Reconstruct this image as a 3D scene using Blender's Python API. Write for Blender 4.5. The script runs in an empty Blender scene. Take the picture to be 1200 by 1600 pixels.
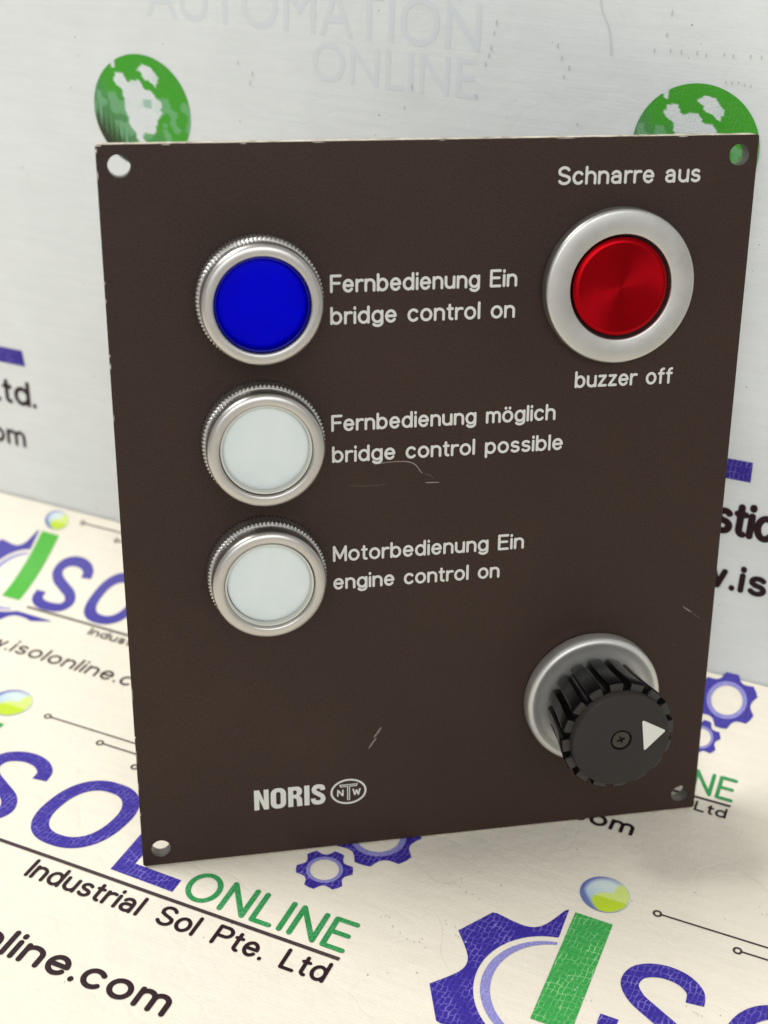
import bpy, bmesh, math, random
from math import sin, cos, pi, radians, sqrt, hypot, atan2
from mathutils import Vector, Matrix, noise

random.seed(7)
MM = 0.001
scene = bpy.context.scene

# ------------------------------------------------------------------ camera
cam_d = bpy.data.cameras.new('camera')
cam = bpy.data.objects.new('camera', cam_d)
scene.collection.objects.link(cam)
scene.camera = cam
cam_d.sensor_fit = 'VERTICAL'
cam_d.sensor_height = 24.0
cam_d.sensor_width = 24.0
cam_d.lens = 2166.28 / 1600.0 * 24.0
cam_d.clip_start = 0.01
cam_d.clip_end = 20.0
RW = ((0.98158049, -0.06344432, 0.18020702),
      (-0.18845995, -0.47631341, 0.85884131),
      (0.03134642, -0.87698367, -0.47949666))
cx = Vector((RW[0][0], RW[1][0], RW[2][0]))
cy = -Vector((RW[0][1], RW[1][1], RW[2][1]))
cz = -Vector((RW[0][2], RW[1][2], RW[2][2]))
M = Matrix((cx, cy, cz)).transposed().to_4x4()
M.translation = Vector((1.818, -219.017, 201.796)) * MM
cam.matrix_world = M
cam_d.dof.use_dof = True
cam_d.dof.focus_distance = 0.266
cam_d.dof.aperture_fstop = 11.5

# ------------------------------------------------------------------ world and lamps
world = bpy.data.worlds.new('World')
scene.world = world
world.use_nodes = True
bg = world.node_tree.nodes['Background']
bg.inputs[0].default_value = (1.0, 0.975, 0.93, 1)
bg.inputs[1].default_value = 0.42


def area_lamp(name, direction, dist, size_x, size_y, power, color, target=(0.05, 0.02, 0.03)):
    d = bpy.data.lights.new(name, 'AREA')
    d.shape = 'RECTANGLE'
    d.size, d.size_y, d.energy, d.color = size_x, size_y, power, color
    o = bpy.data.objects.new(name, d)
    scene.collection.objects.link(o)
    v = Vector(direction).normalized()
    o.location = Vector(target) + v * dist
    o.rotation_euler = v.to_track_quat('Z', 'Y').to_euler()
    return o


area_lamp('ceiling_lamp', (-0.50, 0.26, 0.86), 1.3, 0.50, 0.22, 15.0, (1.0, 0.985, 0.95))
area_lamp('front_fill', (-0.08, -0.84, 0.54), 1.7, 1.5, 1.0, 13.5, (0.95, 0.975, 1.0))  # added soft fill from the front, lifts the panel face and backdrop

scene.view_settings.view_transform = 'Standard'
scene.view_settings.look = 'None'
scene.view_settings.exposure = 0.0
scene.view_settings.gamma = 1.0

# ------------------------------------------------------------------ helpers
COL = scene.collection
MATS = {}


def material(name, color, rough=0.5, metal=0.0, coat=0.0, spec=0.5):
    m = bpy.data.materials.new(name)
    m.use_nodes = True
    b = m.node_tree.nodes['Principled BSDF']
    b.inputs['Base Color'].default_value = (*color, 1)
    b.inputs['Roughness'].default_value = rough
    b.inputs['Metallic'].default_value = metal
    b.inputs['Coat Weight'].default_value = coat
    b.inputs['Specular IOR Level'].default_value = spec
    MATS[name] = m
    return m


class NT:
    """small helper to wire shader nodes"""
    def __init__(self, m):
        self.t = m.node_tree
        self.b = self.t.nodes['Principled BSDF']

    def n(self, typ, **kw):
        nd = self.t.nodes.new(typ)
        for k, v in kw.items():
            if k.startswith('i_'):
                nd.inputs[k[2:].replace('_', ' ')].default_value = v
            else:
                setattr(nd, k, v)
        return nd

    def l(self, a, b):
        self.t.links.new(a, b)


def ramp(nt, fac, stops):
    r = nt.n('ShaderNodeValToRGB')
    els = r.color_ramp.elements
    while len(els) < len(stops):
        els.new(0.5)
    for e, (p, c) in zip(els, stops):
        e.position = p
        e.color = (*c, 1) if len(c) == 3 else c
    nt.l(fac, r.inputs[0])
    return r


def link_obj(name, mesh, mat=None, parent=None):
    o = bpy.data.objects.new(name, mesh)
    COL.objects.link(o)
    if mat is not None:
        if len(mesh.materials) == 0:
            mesh.materials.append(mat)
    if parent is not None:
        o.parent = parent
    return o


def raw_mesh(name, verts, faces, smooth=False, sharp_deg=35):
    me = bpy.data.meshes.new(name)
    me.from_pydata([Vector(v) * MM for v in verts], [], faces)
    me.update()
    if smooth:
        for p in me.polygons:
            p.use_smooth = True
        try:
            me.set_sharp_from_angle(angle=radians(sharp_deg))
        except Exception:
            pass
    return me


def lathe(name, prof, segs=96, c=(0, 0), radial=None, sharp_deg=32, closed_top=True):
    """prof: list of (radius, height) in mm, axis = local z"""
    vs, fs = [], []
    rings = []
    for (r, h) in prof:
        if r <= 1e-6:
            rings.append([len(vs)])
            vs.append((c[0], c[1], h))
            continue
        idx = []
        for i in range(segs):
            a = 2 * pi * i / segs
            rr = radial(a, r, h) if radial else r
            idx.append(len(vs))
            vs.append((c[0] + rr * cos(a), c[1] + rr * sin(a), h))
        rings.append(idx)
    for a, b in zip(rings, rings[1:]):
        for i in range(segs):
            j = (i + 1) % segs
            if len(a) == 1 and len(b) == 1:
                continue
            if len(a) == 1:
                fs.append((a[0], b[i], b[j]))
            elif len(b) == 1:
                fs.append((a[i], a[j], b[0]))
            else:
                fs.append((a[i], a[j], b[j], b[i]))
    return raw_mesh(name, vs, fs, True, sharp_deg)


def fill_mesh(name, loops, extrude=0.0):
    """flat filled outline(s) with holes, mm; extrude = half thickness"""
    cu = bpy.data.curves.new(name, 'CURVE')
    cu.dimensions = '2D'
    cu.fill_mode = 'BOTH'
    cu.extrude = extrude
    for lp in loops:
        s = cu.splines.new('POLY')
        s.points.add(len(lp) - 1)
        for p, q in zip(s.points, lp):
            p.co = (q[0], q[1], 0, 1)
        s.use_cyclic_u = True
    return curve_to_mesh(name, cu)


def curve_to_mesh(name, cu):
    ob = bpy.data.objects.new('tmp', cu)
    COL.objects.link(ob)
    dg = bpy.context.evaluated_depsgraph_get()
    me = bpy.data.meshes.new_from_object(ob.evaluated_get(dg))
    me.name = name
    bpy.data.objects.remove(ob)
    bm = bmesh.new()
    bm.from_mesh(me)
    bmesh.ops.remove_doubles(bm, verts=bm.verts, dist=1e-4)
    bm.to_mesh(me)
    bm.free()
    return me


def text_mesh(name, s, x0, x1, y0, cap, weight=0.0, align='L', mirror=False, shear=0.0):
    """lettering set in the plane: base line y0, capital height cap (mm); stretched to x0..x1 when both given"""
    cu = bpy.data.curves.new(name, 'FONT')
    cu.body = s
    cu.size = 10.0
    cu.offset = weight
    cu.shear = shear
    cu.resolution_u = 5
    me = curve_to_mesh(name, cu)
    # cap height of the built in font measured on an H
    global _CAPH
    if _CAPH is None:
        c2 = bpy.data.curves.new('h', 'FONT')
        c2.body = 'H'
        c2.size = 10.0
        mh = curve_to_mesh('h', c2)
        _CAPH = max(v.co.y for v in mh.vertices)
    k = cap / _CAPH
    mn = min(v.co.x for v in me.vertices)
    mx = max(v.co.x for v in me.vertices)
    if x0 is not None and x1 is not None:
        kx = (x1 - x0) / (mx - mn)
        ox = x0 - mn * kx
    else:
        kx = k
        ox = x0 - mn * kx if x1 is None else x1 - mx * kx
    for v in me.vertices:
        x = ox + v.co.x * kx
        if mirror:
            x = (x0 + x1) - x
        v.co = (x, y0 + v.co.y * k, 0)
    if mirror:
        me.flip_normals()
    return me


_CAPH = None


def cut_grid(me, step_x, step_y):
    """cut a flat mesh along a regular grid so that it can follow a curved sheet"""
    bm = bmesh.new()
    bm.from_mesh(me)
    for ax, st in ((0, step_x), (1, step_y)):
        if not st or not bm.verts:
            continue
        lo = min(v.co[ax] for v in bm.verts)
        hi = max(v.co[ax] for v in bm.verts)
        k = math.ceil(lo / st)
        while k * st < hi:
            co = [0, 0, 0]
            no = [0, 0, 0]
            co[ax] = k * st
            no[ax] = 1
            bmesh.ops.bisect_plane(bm, geom=bm.verts[:] + bm.edges[:] + bm.faces[:], dist=1e-5,
                                   plane_co=co, plane_no=no)
            k += 1
    bmesh.ops.triangulate(bm, faces=bm.faces[:])
    bm.to_mesh(me)
    bm.free()


def set_uv(me):
    while me.uv_layers:
        me.uv_layers.remove(me.uv_layers[0])
    uv = me.uv_layers.new(name='UVMap')
    for lp in me.loops:
        co = me.vertices[lp.vertex_index].co
        uv.data[lp.index].uv = (co.x * 0.01, co.y * 0.01)


# ---- engraved lettering: single-stroke letters with round ends
def arc_pts(cx_, cy_, rx, ry, a0, a1, n=12):
    return [(cx_ + rx * cos(radians(a0 + (a1 - a0) * i / n)), cy_ + ry * sin(radians(a0 + (a1 - a0) * i / n))) for i in range(n + 1)]


XH, CH = 0.70, 1.0     # unit: capital height = 1 (centre lines)


def glyph(ch):
    A = arc_pts
    r = 0.27
    h = XH / 2
    if ch == 'a':
        return 0.55, [A(0.25, 0.46, 0.23, 0.24, 155, 0, 10) + [(0.48, 0.0)],
                      [(0.48, 0.40), (0.24, 0.39)] + A(0.22, 0.195, 0.20, 0.195, 90, 270, 10) + A(0.26, 0.20, 0.22, 0.20, 270, 350, 5)]
    if ch == 'b':
        return 0.55, [[(0, 0), (0, 1.0)], A(r, h, r, h, 0, 360, 24)]
    if ch == 'c':
        return 0.50, [A(r, h, r, h, 42, 318, 20)]
    if ch == 'd':
        return 0.55, [[(0.54, 0), (0.54, 1.0)], A(r, h, r, h, 0, 360, 24)]
    if ch == 'e':
        return 0.54, [[(0.02, 0.36), (0.53, 0.36)] + A(r, h, 0.26, h, 3, 322, 22)]
    if ch == 'f':
        return 0.30, [[(0.12, 0.0), (0.12, 0.80)] + A(0.30, 0.80, 0.18, 0.18, 180, 90, 6), [(0.0, 0.66), (0.30, 0.66)]]
    if ch == 'g':
        return 0.54, [A(r, h, r, h, 0, 360, 24), [(0.54, 0.70), (0.54, -0.04)] + A(0.28, -0.04, 0.26, 0.21, 0, -150, 12)]
    if ch == 'h':
        return 0.50, [[(0, 0), (0, 1.0)], [(0, 0.42)] + A(0.25, 0.43, 0.25, 0.26, 170, 0, 10) + [(0.50, 0)]]
    if ch == 'i':
        return 0.0, [[(0, 0), (0, 0.68)], [(0, 0.93), (0, 0.985)]]
    if ch == 'l':
        return 0.0, [[(0, 0), (0, 1.0)]]
    if ch == 'm':
        return 0.80, [[(0, 0), (0, 0.69)], [(0, 0.44)] + A(0.20, 0.46, 0.20, 0.23, 170, 0, 8) + [(0.40, 0)],
                      [(0.40, 0.44)] + A(0.60, 0.46, 0.20, 0.23, 170, 0, 8) + [(0.80, 0)]]
    if ch == 'n':
        return 0.50, [[(0, 0), (0, 0.69)], [(0, 0.42)] + A(0.25, 0.43, 0.25, 0.26, 170, 0, 10) + [(0.50, 0)]]
    if ch == 'o':
        return 0.56, [A(0.28, h, 0.28, h, 0, 360, 26)]
    if ch == 'ö':
        return 0.56, [A(0.28, h, 0.28, h, 0, 360, 26), [(0.15, 0.92), (0.15, 0.96)], [(0.41, 0.92), (0.41, 0.96)]]
    if ch == 'p':
        return 0.55, [[(0, -0.28), (0, 0.69)], A(r, h, r, h, 0, 360, 24)]
    if ch == 'r':
        return 0.30, [[(0, 0), (0, 0.69)], [(0, 0.38)] + A(0.26, 0.40, 0.26, 0.28, 170, 70, 8)]
    if ch == 's':
        return 0.44, [A(0.23, 0.52, 0.20, 0.17, 35, 180, 9) + [(0.04, 0.46)] + [(0.12, 0.385), (0.34, 0.33)]
                      + A(0.22, 0.185, 0.22, 0.185, 30, -150, 12)]
    if ch == 't':
        return 0.26, [[(0.11, 0.92), (0.11, 0.18)] + A(0.25, 0.15, 0.14, 0.15, 180, 275, 6), [(0.0, 0.68), (0.27, 0.68)]]
    if ch == 'u':
        return 0.50, [[(0, 0.69), (0, 0.27)] + A(0.25, 0.26, 0.25, 0.26, 180, 350, 10), [(0.50, 0.69), (0.50, 0.0)]]
    if ch == 'z':
        return 0.44, [[(0.02, 0.68), (0.42, 0.68), (0.0, 0.02), (0.44, 0.02)]]
    if ch == 'S':
        return 0.62, [A(0.31, 0.75, 0.28, 0.25, 25, 180, 10) + [(0.06, 0.62), (0.20, 0.54), (0.44, 0.46)] + A(0.32, 0.26, 0.30, 0.26, 30, -155, 14)]
    if ch == 'F':
        return 0.50, [[(0.0, 0.0), (0, 1.0), (0.54, 1.0)], [(0, 0.53), (0.48, 0.53)]]
    if ch == 'E':
        return 0.56, [[(0.56, 0), (0, 0), (0, 1.0), (0.56, 1.0)], [(0, 0.53), (0.50, 0.53)]]
    if ch == 'M':
        return 0.72, [[(0, 0), (0, 1.0), (0.36, 0.18), (0.72, 1.0), (0.72, 0)]]
    if ch == 'N':
        return 0.66, [[(0, 0), (0, 1.0), (0.66, 0.0), (0.66, 1.0)]]
    if ch == 'O':
        return 0.84, [A(0.42, 0.5, 0.42, 0.5, 0, 360, 32)]
    if ch == 'I':
        return 0.0, [[(0, 0), (0, 1.0)]]
    if ch == 'L':
        return 0.50, [[(0, 1.0), (0, 0), (0.50, 0)]]
    if ch == 'P':
        return 0.60, [[(0, 0), (0, 1.0), (0.32, 1.0)] + A(0.34, 0.74, 0.26, 0.26, 88, -90, 12) + [(0, 0.48)]]
    if ch == 'w':
        return 0.74, [[(0, 0.69), (0.19, 0.0), (0.37, 0.67), (0.55, 0.0), (0.74, 0.69)]]
    if ch == '.':
        return 0.0, [[(0, 0), (0, 0.03)]]
    return 0.35, []


def stroke_text(name, s, x0, x1, y0, cap, w=0.52, gap=0.245, space=0.62, height=0.07, flat=False):
    """lay the strokes out along a base line and fit them to x0..x1 (stroke edges)"""
    polys = []
    x = 0.0
    for ch in s:
        if ch == ' ':
            x += space - gap
            continue
        wd, st = glyph(ch)
        for p in st:
            polys.append([(x + a, b) for a, b in p])
        x += wd + gap
    total = x - gap
    split = []
    for p in polys:
        # break at sharp corners so that every leg keeps its full width
        cur = [p[0]]
        for i in range(1, len(p) - 1):
            cur.append(p[i])
            a_, b_, c_ = p[i - 1], p[i], p[i + 1]
            ux, uy, vx, vy = b_[0] - a_[0], b_[1] - a_[1], c_[0] - b_[0], c_[1] - b_[1]
            l_ = (hypot(ux, uy) * hypot(vx, vy)) or 1
            if (ux * vx + uy * vy) / l_ < 0.5:
                split.append(cur)
                cur = [p[i]]
        cur.append(p[-1])
        split.append(cur)
    polys = split
    kx = (x1 - x0 - w) / total
    ky = cap - w
    vs, fs = [], []
    prof = [-1, -0.92, -0.6, 0, 0.6, 0.92, 1]
    hz = [0.0, 0.55, 0.92, 1.0, 0.92, 0.55, 0.0]
    for n_, p in enumerate(polys):
        pts = [(x0 + w / 2 + a * kx, y0 + w / 2 + b * ky) for a, b in p]
        closed = hypot(pts[0][0] - pts[-1][0], pts[0][1] - pts[-1][1]) < 1e-3
        if closed:
            pts = pts[:-1]
        N = len(pts)
        rows = []
        hh = height * (1 + 0.03 * (n_ % 3))
        for i, q in enumerate(pts):
            if closed:
                a, b = pts[i - 1], pts[(i + 1) % N]
            else:
                a, b = pts[max(0, i - 1)], pts[min(N - 1, i + 1)]
            dx, dy = b[0] - a[0], b[1] - a[1]
            d = hypot(dx, dy) or 1
            nx, ny = -dy / d, dx / d
            # keep the width constant at corners
            m_ = 1.0
            if 0 < i < N - 1 or closed:
                pa, pb = pts[i - 1], pts[(i + 1) % N]
                ux, uy = q[0] - pa[0], q[1] - pa[1]
                vx, vy = pb[0] - q[0], pb[1] - q[1]
                lu, lv = hypot(ux, uy) or 1, hypot(vx, vy) or 1
                cosang = (ux * vx + uy * vy) / (lu * lv)
                m_ = min(1.6, 1 / max(0.45, sqrt(max(0.0, (1 + cosang) / 2))))
            row = []
            for t, z in zip(prof, hz):
                row.append(len(vs))
                vs.append((q[0] + nx * t * w / 2 * m_, q[1] + ny * t * w / 2 * m_, 0.01 + z * hh))
            rows.append(row)
        pairs = list(zip(rows, rows[1:])) + ([(rows[-1], rows[0])] if closed else [])
        for ra, rb in pairs:
            for j in range(6):
                fs.append((ra[j], rb[j], rb[j + 1], ra[j + 1]))
        if not closed:
            for end in (0, -1):
                q = pts[end]
                o_ = pts[1] if end == 0 else pts[-2]
                dx, dy = q[0] - o_[0], q[1] - o_[1]
                d = hypot(dx, dy) or 1
                base = atan2(dy, dx)
                cidx = len(vs)
                vs.append((q[0], q[1], 0.01 + hh))
                prev = None
                for k in range(9):
                    an = base - pi / 2 + pi * k / 8
                    ids = []
                    for rr, z in ((1, 0.0), (0.92, 0.55), (0.6, 0.92)):
                        ids.append(len(vs))
                        vs.append((q[0] + cos(an) * rr * w / 2, q[1] + sin(an) * rr * w / 2, 0.01 + z * hh))
                    if prev:
                        fs.append((prev[0], ids[0], ids[1], prev[1]))
                        fs.append((prev[1], ids[1], ids[2], prev[2]))
                        fs.append((prev[2], ids[2], cidx))
                    prev = ids
    if flat:
        me = bpy.data.meshes.new(name)
        me.from_pydata(vs, [], fs)
    else:
        me = raw_mesh(name, vs, fs, True, 80)
    bm = bmesh.new()
    bm.from_mesh(me)
    for f in bm.faces:
        f.normal_update()
        if f.normal.z < 0:
            f.normal_flip()
    bm.to_mesh(me)
    bm.free()
    return me


# ------------------------------------------------------------------ the banners: sheet coordinates (p along the print, s up the print)
PA = radians(-34)
PX, PY = cos(PA), sin(PA)
QX, QY = -sin(PA), cos(PA)
K, Q0, QEND = 0.0148, 64.4, 97.3
WALLQ = 98.0
ZT = -0.45


def arc_len(q):
    u = max(0.0, q - Q0)
    a = 2 * K * u
    return q if u == 0 else Q0 + (a * sqrt(1 + a * a) + math.asinh(a)) / (4 * K)


def q_of_s(s):
    if s <= Q0:
        return s
    lo, hi = Q0, Q0 + 60
    for _ in range(40):
        m = (lo + hi) / 2
        if arc_len(m) < s:
            lo = m
        else:
            hi = m
    return lo


def table_pt(p, s, lift=0.0):
    q = q_of_s(s)
    u = max(0.0, q - Q0)
    z = ZT + K * u * u
    fade = min(1.0, max(0.0, (hypot(p - 55, q - 25) - 20) / 60)) if q > -60 else 1.0
    z += 0.22 * noise.noise(Vector((p / 46, q / 38, 1.7))) * (0.35 + 0.65 * fade)
    sl = 2 * K * u
    n = sqrt(1 + sl * sl)
    q -= lift * sl / n
    z += lift / n
    return (PX * p + QX * q, PY * p + QY * q, z)


def wall_pt(p, z, lift=0.0):
    d = 0.5 * noise.noise(Vector((p / 60, z / 90, 4.2))) - 0.25
    q = WALLQ - lift + max(0, d)
    return (PX * p + QX * q, PY * p + QY * q, z)


def paper_material(name, base, dirt, bump):
    m = material(name, base, rough=0.55, spec=0.35)
    nt = NT(m)
    uv = nt.n('ShaderNodeUVMap')
    # broad mottling of the sheet
    n1 = nt.n('ShaderNodeTexNoise', i_Scale=9.0, i_Detail=5.0, i_Roughness=0.6)
    nt.l(uv.outputs[0], n1.inputs['Vector'])
    mps = nt.n('ShaderNodeMapping')
    mps.inputs['Scale'].default_value = (4.0, 75.0, 1)
    nt.l(uv.outputs[0], mps.inputs[0])
    ns = nt.n('ShaderNodeTexNoise', i_Scale=1.0, i_Detail=4.0, i_Roughness=0.7)
    nt.l(mps.outputs[0], ns.inputs['Vector'])
    rs = ramp(nt, ns.outputs[0], [(0.3, (0.955, 0.96, 0.965)), (0.7, (1.02, 1.02, 1.015))])
    r1 = ramp(nt, n1.outputs[0], [(0.3, tuple(c * 0.955 for c in base)), (0.7, base)])
    # fine weave showing through
    sep = nt.n('ShaderNodeSeparateXYZ')
    nt.l(uv.outputs[0], sep.inputs[0])

    def wave(out, freq):
        a = nt.n('ShaderNodeMath', operation='MULTIPLY')
        a.inputs[1].default_value = freq
        nt.l(out, a.inputs[0])
        b = nt.n('ShaderNodeMath', operation='SINE')
        nt.l(a.outputs[0], b.inputs[0])
        return b.outputs[0]
    w1 = wave(sep.outputs[0], 2 * pi * 100 / 0.85)
    w2 = wave(sep.outputs[1], 2 * pi * 100 / 0.8)
    ws = nt.n('ShaderNodeMath', operation='ADD')
    nt.l(w1, ws.inputs[0])
    nt.l(w2, ws.inputs[1])
    # little pricks and specks left by wear
    v = nt.n('ShaderNodeTexVoronoi', i_Scale=34.0)
    nt.l(uv.outputs[0], v.inputs['Vector'])
    n2 = nt.n('ShaderNodeTexNoise', i_Scale=6.0, i_Detail=2.0)
    nt.l(uv.outputs[0], n2.inputs['Vector'])
    r2 = ramp(nt, n2.outputs[0], [(0.50, (0.0, 0, 0)), (0.62, (0.075, 0.075, 0.075))])
    lt = nt.n('ShaderNodeMath', operation='LESS_THAN')
    nt.l(v.outputs['Distance'], lt.inputs[0])
    nt.l(r2.outputs[0], lt.inputs[1])
    mx = nt.n('ShaderNodeMix', data_type='RGBA')
    msx = nt.n('ShaderNodeMix', data_type='RGBA', blend_type='MULTIPLY')
    msx.inputs[0].default_value = 1.0
    nt.l(r1.outputs[0], msx.inputs[6])
    nt.l(rs.outputs[0], msx.inputs[7])
    mlt = nt.n('ShaderNodeMath', operation='MULTIPLY')
    mlt.inputs[1].default_value = 0.55
    nt.l(lt.outputs[0], mlt.inputs[0])
    nt.l(mlt.outputs[0], mx.inputs[0])
    nt.l(msx.outputs[2], mx.inputs[6])
    mx.inputs[7].default_value = (*dirt, 1)
    # grey rub marks
    mp = nt.n('ShaderNodeMapping')
    mp.inputs['Scale'].default_value = (2.2, 7.0, 1)
    mp.inputs['Rotation'].default_value = (0, 0, 0.5)
    nt.l(uv.outputs[0], mp.inputs[0])
    n3 = nt.n('ShaderNodeTexNoise', i_Scale=2.0, i_Detail=6.0, i_Roughness=0.65)
    nt.l(mp.outputs[0], n3.inputs['Vector'])
    r3 = ramp(nt, n3.outputs[0], [(0.56, (0, 0, 0)), (0.80, (0.08, 0.08, 0.08))])
    mx2 = nt.n('ShaderNodeMix', data_type='RGBA')
    nt.l(r3.outputs[0], mx2.inputs[0])
    nt.l(mx.outputs[2], mx2.inputs[6])
    mx2.inputs[7].default_value = (*[c * 2.2 for c in dirt], 1)
    nt.l(mx2.outputs[2], nt.b.inputs['Base Color'])
    # relief: weave, shallow dents and creases
    nb = nt.n('ShaderNodeTexNoise', i_Scale=22.0, i_Detail=6.0, i_Roughness=0.62)
    nt.l(uv.outputs[0], nb.inputs['Vector'])
    vc = nt.n('ShaderNodeTexVoronoi', feature='DISTANCE_TO_EDGE', i_Scale=3.3)
    nw = nt.n('ShaderNodeTexNoise', i_Scale=5.0, i_Detail=3.0)
    nt.l(uv.outputs[0], nw.inputs['Vector'])
    ad = nt.n('ShaderNodeVectorMath', operation='MULTIPLY_ADD')
    ad.inputs[1].default_value = (0.35, 0.35, 0)
    nt.l(nw.outputs['Color'], ad.inputs[0])
    nt.l(uv.outputs[0], ad.inputs[2])
    nt.l(ad.outputs[0], vc.inputs['Vector'])
    rc = ramp(nt, vc.outputs['Distance'], [(0.0, (0, 0, 0)), (0.02, (1, 1, 1))])
    b1 = nt.n('ShaderNodeBump', i_Strength=0.035 * bump, i_Distance=0.0003)
    nt.l(ws.outputs[0], b1.inputs['Height'])
    b2 = nt.n('ShaderNodeBump', i_Strength=0.5 * bump, i_Distance=0.0006)
    nt.l(nb.outputs[0], b2.inputs['Height'])
    nt.l(b1.outputs[0], b2.inputs['Normal'])
    b3 = nt.n('ShaderNodeBump', i_Strength=0.30 * bump, i_Distance=0.00012)
    nt.l(rc.outputs[0], b3.inputs['Height'])
    nt.l(b2.outputs[0], b3.inputs['Normal'])
    nt.l(b3.outputs[0], nt.b.inputs['Normal'])
    return m


def ink_material(name, base, wear, amount=0.85, size=1.0, vcol=False, streak=1.0):
    """printed ink whose surface is crazed: fine broken lines where the film has cracked to a paler tone"""
    m = material(name, base, rough=0.5, spec=0.22)
    nt = NT(m)
    uv = nt.n('ShaderNodeUVMap')
    nz = nt.n('ShaderNodeTexNoise', i_Scale=60.0, i_Detail=3.0)
    nt.l(uv.outputs[0], nz.inputs['Vector'])
    ad = nt.n('ShaderNodeVectorMath', operation='MULTIPLY_ADD')
    ad.inputs[1].default_value = (0.012, 0.012, 0)
    nt.l(nz.outputs['Color'], ad.inputs[0])
    nt.l(uv.outputs[0], ad.inputs[2])
    # long hair cracks that run up the print, joined here and there by short cross cracks
    def math(op, a, b=None, c=None):
        nd = nt.n('ShaderNodeMath', operation=op)
        for k_, v_ in enumerate((a, b, c)):
            if v_ is None:
                continue
            if isinstance(v_, (int, float)):
                nd.inputs[k_].default_value = v_
            else:
                nt.l(v_, nd.inputs[k_])
        return nd.outputs[0]
    mpn = nt.n('ShaderNodeMapping')
    mpn.inputs['Scale'].default_value = (100 / (2.2 * size), 100 / (3.2 * size), 1)
    nt.l(uv.outputs[0], mpn.inputs[0])
    wob = nt.n('ShaderNodeTexNoise', i_Scale=1.0, i_Detail=3.0, i_Roughness=0.6)
    nt.l(mpn.outputs[0], wob.inputs['Vector'])
    sp = nt.n('ShaderNodeSeparateXYZ')
    nt.l(uv.outputs[0], sp.inputs[0])
    lean = math('MULTIPLY_ADD', sp.outputs[1], -0.10, sp.outputs[0])
    xx = math('ADD', math('MULTIPLY', lean, 100 / (1.02 * size)), math('MULTIPLY', wob.outputs[0], 1.9))
    col_id = math('FLOOR', xx)
    fx = math('ABSOLUTE', math('SUBTRACT', math('FRACT', xx), 0.5))
    lx = math('MULTIPLY', math('SUBTRACT', fx, 0.37), 9.0)
    lx = math('MINIMUM', math('MAXIMUM', lx, 0.0), 1.0)
    off = nt.n('ShaderNodeTexWhiteNoise', noise_dimensions='1D')
    nt.l(col_id, off.inputs['W'])
    yy = math('ADD', math('MULTIPLY', sp.outputs[1], 100 / (1.7 * size)), math('MULTIPLY', off.outputs['Value'], 7.0))
    yy = math('ADD', yy, math('MULTIPLY', wob.outputs[0], 0.8))
    fy = math('ABSOLUTE', math('SUBTRACT', math('FRACT', yy), 0.5))
    ly = math('MINIMUM', math('MAXIMUM', math('MULTIPLY', math('SUBTRACT', fy, 0.42), 14.0), 0.0), 0.75)
    crk = math('MAXIMUM', lx, ly)
    v = None
    r = nt.n('ShaderNodeMapRange')
    nt.l(crk, r.inputs[0])
    # uneven density
    n2 = nt.n('ShaderNodeTexNoise', i_Scale=28.0, i_Detail=4.0)
    nt.l(uv.outputs[0], n2.inputs['Vector'])
    r2 = ramp(nt, n2.outputs[0], [(0.38, (0.05, 0.05, 0.05)), (0.66, (1, 1, 1))])
    mu = nt.n('ShaderNodeMath', operation='MULTIPLY')
    nt.l(r.outputs[0], mu.inputs[0])
    nt.l(r2.outputs[0], mu.inputs[1])
    mu2 = nt.n('ShaderNodeMath', operation='MULTIPLY')
    mu2.inputs[1].default_value = amount
    nt.l(mu.outputs[0], mu2.inputs[0])
    n3 = nt.n('ShaderNodeTexNoise', i_Scale=240.0, i_Detail=2.0)
    nt.l(uv.outputs[0], n3.inputs['Vector'])
    mx0 = nt.n('ShaderNodeMix', data_type='RGBA', blend_type='MULTIPLY')
    mx0.inputs[0].default_value = 1.0
    lo_ = 0.94 if vcol else 0.72
    r3 = ramp(nt, n3.outputs[0], [(0.3, (lo_, lo_, lo_ + 0.02)), (0.7, (1.05, 1.05, 1.05) if vcol else (1.15, 1.15, 1.12))])
    if vcol:
        at = nt.n('ShaderNodeVertexColor', layer_name='ink')
        nt.l(at.outputs[0], mx0.inputs[6])
    else:
        mx0.inputs[6].default_value = (*base, 1)
    nt.l(r3.outputs[0], mx0.inputs[7])
    mx = nt.n('ShaderNodeMix', data_type='RGBA')
    nt.l(mu2.outputs[0], mx.inputs[0])
    nt.l(mx0.outputs[2], mx.inputs[6])
    mx.inputs[7].default_value = (*wear, 1)
    nt.l(mx.outputs[2], nt.b.inputs['Base Color'])
    bp = nt.n('ShaderNodeBump', i_Strength=0.5, i_Distance=0.0001)
    bp.invert = True
    nt.l(mu.outputs[0], bp.inputs['Height'])
    nt.l(bp.outputs[0], nt.b.inputs['Normal'])
    return m


M_PAPER = paper_material('cream_vinyl', (0.80, 0.745, 0.63), (0.10, 0.09, 0.08), 1.0)
M_WALL = paper_material('white_vinyl', (0.765, 0.79, 0.785), (0.14, 0.13, 0.12), 0.40)
M_BLUE = ink_material('violet_blue_ink', (0.040, 0.024, 0.30), (0.27, 0.23, 0.66), 0.85)
M_LAV = ink_material('lavender_ink', (0.27, 0.26, 0.60), (0.50, 0.48, 0.80), 0.5)
M_GREEN = ink_material('green_ink', (0.045, 0.35, 0.075), (0.36, 0.72, 0.33), 0.85, 1.0)
M_DGREEN = ink_material('lettering_green_ink', (0.025, 0.27, 0.075), (0.25, 0.60, 0.30), 0.6, 0.7)
M_BLUE2 = ink_material('clean_blue_ink', (0.055, 0.045, 0.34), (0.14, 0.12, 0.45), 0.35)
M_GREEN2 = ink_material('clean_green_ink', (0.07, 0.44, 0.035), (0.14, 0.52, 0.10), 0.35)
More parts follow.
